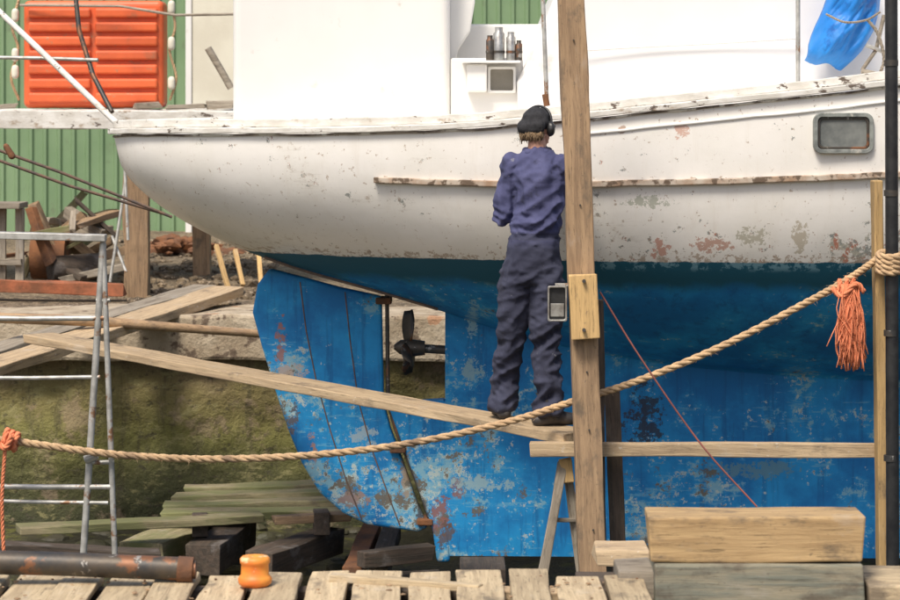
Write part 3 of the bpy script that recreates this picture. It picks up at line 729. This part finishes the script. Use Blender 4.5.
tube('pipe_mouth',[at(193,570,9.7),at(196,570,9.7)],.035,DARKST,pipe,sides=20)
FL=mat('float_plastic',(.85,.33,.05),(.74,.16,.03),6,.5,20,.3,.004,spots=(((.7,.55,.3),12,.57,.06),((.25,.12,.06),9,.60,.06)))
q=at(255,572,9.62)
fl=empty('orange_float',q); V=[];prof=[(.0,0),(.052,0),(.064,.012),(.066,.03),(.060,.038),(.054,.045),(.053,.085),(.058,.090),(.058,.105),(.05,.114),(.03,.116),(.018,.112),(0,.10)]
n=28
for r,z in prof: V+=[(q.x+r*math.cos(2*math.pi*k/n),q.y+r*math.sin(2*math.pi*k/n),-.070+z) for k in range(n)]
Fc=[(i*n+k,i*n+(k+1)%n,(i+1)*n+(k+1)%n,(i+1)*n+k) for i in range(len(prof)-1) for k in range(n)]
mk('spool',V,Fc,FL,fl,smooth=True)
ts=empty('timber_block_stack',at(757,550,10))
def blk(u0,u1,v0,v1,d,dep,m,nm):
    a=at(u0,v0,d);b2=at(u1,v1,d); y=d+dep/2
    return board(nm,(a.x,y,(a.z+b2.z)/2),(b2.x,y,(a.z+b2.z)/2),dep,a.z-b2.z,m,ts,jit=.010,bev=.008)
W_BOX=wood('wood_box',(.52,.36,.18),(.38,.25,.12),dth=.50)
blk(651,864,517,562,9.75,.24,W_BOX,'upper_beam'); blk(658,867,565,620,9.72,.30,W_TEAL,'lower_beam')
blk(620,656,572,620,9.8,.3,W_GREY,'chock'); blk(868,930,585,640,9.7,.4,W_SLAT,'side_beam')
blk(596,652,552,566,11.2,.3,W_PALE,'cross_piece')
board('sill_beam',(.5,9.95,-.2),(2.4,9.95,-.2),.25,.2,W_DARK)

# ------------------------------------------------------------ worker
wk_=empty('worker',(.48,13.9,.01))
def Wp(u,v,y): 
    w=at(u,v,13.9); return Vector((w.x,y,w.z))
Lsh=Wp(511,164,13.93);Rsh=Wp(566,163,13.87);Lel=Wp(503,218,13.95);Lwr=Vector((.47,14.17,1.335));Rel=Vector((.73,13.98,1.20));Rwr=Vector((.665,14.15,1.40))
LA=Vector((.295,14.03,.11));RA=Vector((.545,13.85,.09))
ch=[
 [(Wp(538,150,13.93),(.06,.06,.05)),(Wp(538,158,13.92),(.125,.085,.045)),(Wp(539,178,13.90),(.150,.12,.08)),(Wp(540,205,13.89),(.142,.125,.08)),(Wp(535,236,13.89),(.148,.118,.07)),(Wp(532,262,13.89),(.170,.13,.08)),(Wp(531,276,13.89),(.165,.128,.06))],
 [(Lsh,.068),(Lsh.lerp(Lel,.5),(.058,.064,.06)),(Lel,.056),(Lel.lerp(Lwr,.5),.054),(Lwr,.042)],
 [(Rsh,.068),(Rsh.lerp(Rel,.5),(.060,.064,.06)),(Rel,.056),(Rel.lerp(Rwr,.5),.054),(Rwr,.042)],
 [(Wp(518,272,13.90),(.100,.11,.09)),(Wp(514,305,13.91),(.097,.105,.08)),(Wp(510,345,13.97),(.086,.092,.07)),(Wp(506,378,14.02),(.080,.086,.07)),(LA+Vector((0,-.01,-.035)),(.078,.086,.03))],
 [(Wp(545,272,13.88),(.100,.11,.09)),(Wp(546,305,13.89),(.097,.105,.08)),(Wp(546,345,13.88),(.086,.092,.07)),(Wp(547,380,13.86),(.080,.086,.07)),(RA+Vector((0,0,-.02)),(.080,.086,.03))],
]
def cloth(p,n):
    z=p.z; N=noise.noise
    f=.010*N(Vector((p.x*11,p.y*11,z*6)))
    def ridge(q): return (.22-abs(N(q)))
    if z<1.0: k=.5+max(0,1-abs(z-.45)/.24)+max(0,1-abs(z-.13)/.20)*1.7+max(0,1-abs(z-.80)/.14)*1.1
    else: k=.55+max(0,1-abs(z-1.12)/.14)*1.5+max(0,1-abs(z-1.38)/.10)*.5
    f+=.034*k*ridge(Vector((p.x*5+z*2.5,p.y*5,z*12-p.x*8)))
    f+=.014*k*ridge(Vector((p.x*12-z*6,p.y*12,z*22+p.x*10+5)))
    if z>1.08: f+=.026*ridge(Vector((p.x*15,p.y*9,z*4+p.x*3)))
    if abs(z-1.045)<.014: f-=.008
    return n*f
m,nt,b=base('boiler_suit_cloth'); v,o,_=coords(nt,(1,1,1),False)
sp=nn(nt,'ShaderNodeSeparateXYZ'); nt.links.new(o,sp.inputs[0])
up=mixc(nt,rng(nt,nz(nt,v,7,5),.3,.7),(.048,.052,.125),(.085,.090,.19)); lo=mixc(nt,rng(nt,nz(nt,v,6,5),.3,.7),(.024,.026,.050),(.048,.052,.088))
zz=mth(nt,'ADD',sp.outputs[2],mth(nt,'MULTIPLY',nz(nt,v,8,3),.08))
c=mixc(nt,rng(nt,zz,1.0,1.14),lo,up)
bel=mth(nt,'MULTIPLY',rng(nt,sp.outputs[2],1.022,1.03),rng(nt,sp.outputs[2],1.066,1.058,0,.6)); c=mixc(nt,bel,c,(.022,.024,.04))
c=mixc(nt,rng(nt,nz(nt,v,22,5,.7),.655,.70,0,.5),c,(.30,.30,.32))
c=mixc(nt,rng(nt,nz(nt,v,9,5,.7),.56,.68,0,.5),c,(.02,.02,.03))
nt.links.new(c,b.inputs['Base Color']); b.inputs['Roughness'].default_value=.9
bump(nt,b,nz(nt,v,70,4),.4,.004)
SUIT=m
blob('boiler_suit',ch,.009,SUIT,wk_,sm=3,fn=cloth)
blob('collar',[[(Wp(526,151,13.96),.024),(Wp(529,153,13.885),.026),(Wp(545,153,13.885),.026),(Wp(549,151,13.96),.024)]],.008,SUIT,wk_,sm=2)
def boot(A,dirv,nm):
    dirv=Vector(dirv).normalized(); z0=A.z-.10
    a=Vector((A.x,A.y,z0+.10))
    heel=Vector((A.x,A.y,z0+.035))-dirv*.06; ball=Vector((A.x,A.y,z0+.035))+dirv*.11; toe=Vector((A.x,A.y,z0+.03))+dirv*.17
    blob(nm,[[(a+Vector((0,0,.03)),.05),(Vector((A.x,A.y,z0+.06)),(.05,.055,.05))],[(heel,(.042,.042,.036)),(Vector((A.x,A.y,z0+.045))+dirv*.04,(.046,.046,.045)),(ball,(.05,.05,.038)),(toe,(.042,.042,.032))]],.008,BOOT,wk_,sm=3)
boot(Vector((.295,14.03,.115)),(-.15,1,0),'boot_left'); boot(Vector((.545,13.85,.095)),(.9,.35,0),'boot_right')
H=Wp(537,129,13.95)
R=Matrix.Rotation(math.radians(-34),4,'Z')@Matrix.Rotation(math.radians(-12),4,'X')
def hd(x,y,z): return H+(R@Vector((x,y,z)))
blob('head',[[(hd(0,-.01,.02),(.076,.09,.09))],[(hd(0,.045,-.03),(.055,.045,.06)),(hd(0,.055,-.075),(.036,.035,.03))],[(Wp(537,143,13.92),.052),(Wp(537,153,13.92),.056)],
   [(hd(0,.10,.005),.011),(hd(0,.117,-.028),.016)],[(hd(-.078,0,-.01),(.01,.02,.03))],[(hd(.078,0,-.01),(.01,.02,.03))],[(hd(-.02,.094,-.055),.010),(hd(.02,.094,-.055),.010)],[(hd(-.04,.085,.028),.014),(hd(.04,.085,.028),.014)]],.006,SKIN,wk_,sm=3)
EYE=mat('eye',(.6,.6,.6),(.5,.5,.5),3,.3); 
for s in (-1,1): blob('eye',[[(hd(s*.03,.087,.008),.010)]],.004,EYE,wk_,sm=0); blob('iris',[[(hd(s*.03,.094,.008),.005)]],.002,BLACKPL,wk_,sm=0)
blob('mouth',[[(hd(-.018,.099,-.058),.005),(hd(.018,.099,-.058),.005)]],.003,RUSTRED,wk_,sm=1)
def hf(p,n): return n*.010*noise.noise(Vector((p.x*70,p.y*70,p.z*16)))
blob('hair',[[(hd(-.052,-.04,-.035),(.025,.035,.04)),(hd(0,-.075,-.045),(.042,.024,.036)),(hd(.052,-.04,-.035),(.025,.035,.04))]],.006,HAIR,wk_,sm=1,fn=hf)
hs=[]
random.seed(9)
for i in range(150):
    a=random.uniform(-2.6,-.5); p0=hd(.072*math.cos(a),.085*math.sin(a)-.01,-.02+random.uniform(-.02,.02)); p1=p0+Vector((random.gauss(0,.008),-.006,-random.uniform(.03,.065)))
    hs.append(tubegeo([p0,(p0+p1)/2+(p0-H)*.06,p1],[.0025,.002,.0008],4))
v,f=merge(hs); mk('hair_strands',v,f,HAIR,wk_,smooth=True)
def cf(p,n): return n*(.006*noise.noise(p*28)+.0016*math.sin(math.atan2(p.y-H.y,p.x-H.x)*46))
blob('knitted_cap',[[(hd(0,-.01,.038),(.090,.102,.086))],[(hd(-.06,-.06,.0),(.030,.034,.040)),(hd(0,-.088,-.012),(.048,.024,.038)),(hd(.06,-.06,.0),(.030,.034,.040))],[(hd(0,.085,.05),(.05,.02,.012)),(hd(0,.125,.035),(.045,.02,.007))]],.006,BLACKCL,wk_,sm=3,fn=cf)
tube('ear_defender_band',[hd(.095*math.cos(a),-.005,.03+.100*math.sin(a)) for a in [math.pi*k/16 for k in range(17)]],.007,BLACKPL,wk_)
for s in (-1,1): blob('ear_defender_cup',[[(hd(s*.088,-.005,.0),(.020,.036,.046)),(hd(s*.104,-.005,.0),(.018,.030,.040))]],.006,BLACKPL,wk_,sm=2)
def hand(nm,wr,fwd,nrm,side):
    f=Vector(fwd).normalized(); nr=Vector(nrm).normalized(); nr=(nr-f*nr.dot(f)).normalized(); s=f.cross(nr)*side
    P=lambda a,b_,c_: wr+f*a+s*b_+nr*c_
    ch=[[(P(-.03,0,0),.027),(P(.02,0,0),.027)]]
    for k in (-1,-.33,.33,1): ch.append([(P(.015,k*.018,0),.016),(P(.085,k*.030,0),.0135)])
    for k,l in ((-1,.060),(-.33,.072),(.33,.078),(1,.070)):
        b0=k*.030; ch.append([(P(.085,b0,0),.0105),(P(.085+l*.42,b0*1.12,-.012),.0095),(P(.085+l*.62,b0*1.15,-.034),.0088),(P(.085+l*.6,b0*1.15,-.054),.0078)])
    ch.append([(P(.02,.025,-.005),.015),(P(.05,.052,-.018),.0115),(P(.075,.055,-.04),.010),(P(.088,.048,-.055),.0088)])
    blob(nm,ch,.0038,SKIN,wk_,sm=2)
hand('hand_left',Lwr+Vector((.02,.02,.01)),(.62,.35,.45),(-.3,-.9,.2),1)
hand('hand_right',Rwr+Vector((-.005,.015,.015)),(-.35,.4,.35),(.3,-.8,.5),-1)
sd=empty('orbital_sander',(.60,14.24,1.43)); hy=YC-half(.6,1.43)
tube('pad',[(.60,hy-.003,1.43),(.60,hy-.022,1.43)],.062,DARKST,sd,sides=24)
tube('body',[(.60,hy-.022,1.43),(.60,hy-.05,1.43),(.60,hy-.10,1.435),(.60,hy-.125,1.437)],[.05,.045,.036,.028],BLACKPL,sd,sides=20)
tube('hose',catmull([(.60,hy-.10,1.41),(.64,hy-.14,1.30),(.70,hy-.12,1.0),(.72,hy-.2,.4),(.75,hy-.2,-.02)],24),.012,BLACKPL,sd)

# ------------------------------------------------------------ light, world, camera
el=math.radians(56)
w=bpy.data.worlds.new('World'); S.world=w; w.use_nodes=True; nt=w.node_tree
sk=nt.nodes.new('ShaderNodeTexSky'); sk.sky_type='NISHITA'; sk.sun_disc=False
sk.sun_elevation=el; sk.sun_rotation=math.radians(208); sk.air_density=1.0; sk.dust_density=4.0; sk.ozone_density=1.0
nt.links.new(sk.outputs[0],nt.nodes['Background'].inputs[0]); nt.nodes['Background'].inputs[1].default_value=.15
L=bpy.data.lights.new('sun','SUN'); L.energy=3.5; L.angle=math.radians(16); L.color=(1,.93,.82)
lo=bpy.data.objects.new('sun',L); COL.objects.link(lo)
d=Vector((math.sin(math.radians(208))*math.cos(el),math.cos(math.radians(208))*math.cos(el),math.sin(el)))
lo.rotation_euler=d.to_track_quat('Z','Y').to_euler()
cam=bpy.data.cameras.new('camera'); cam.lens=100; cam.sensor_width=36; cam.shift_y=-200/900; cam.clip_end=1000; cam.clip_start=.1
cam.dof.use_dof=True; cam.dof.focus_distance=14.0; cam.dof.aperture_fstop=5.6
co_=bpy.data.objects.new('camera',cam); COL.objects.link(co_); co_.location=(0,0,CZ); co_.rotation_euler=(math.pi/2,0,0)
S.camera=co_
S.view_settings.view_transform='Standard'; S.view_settings.look='None'; S.view_settings.exposure=0
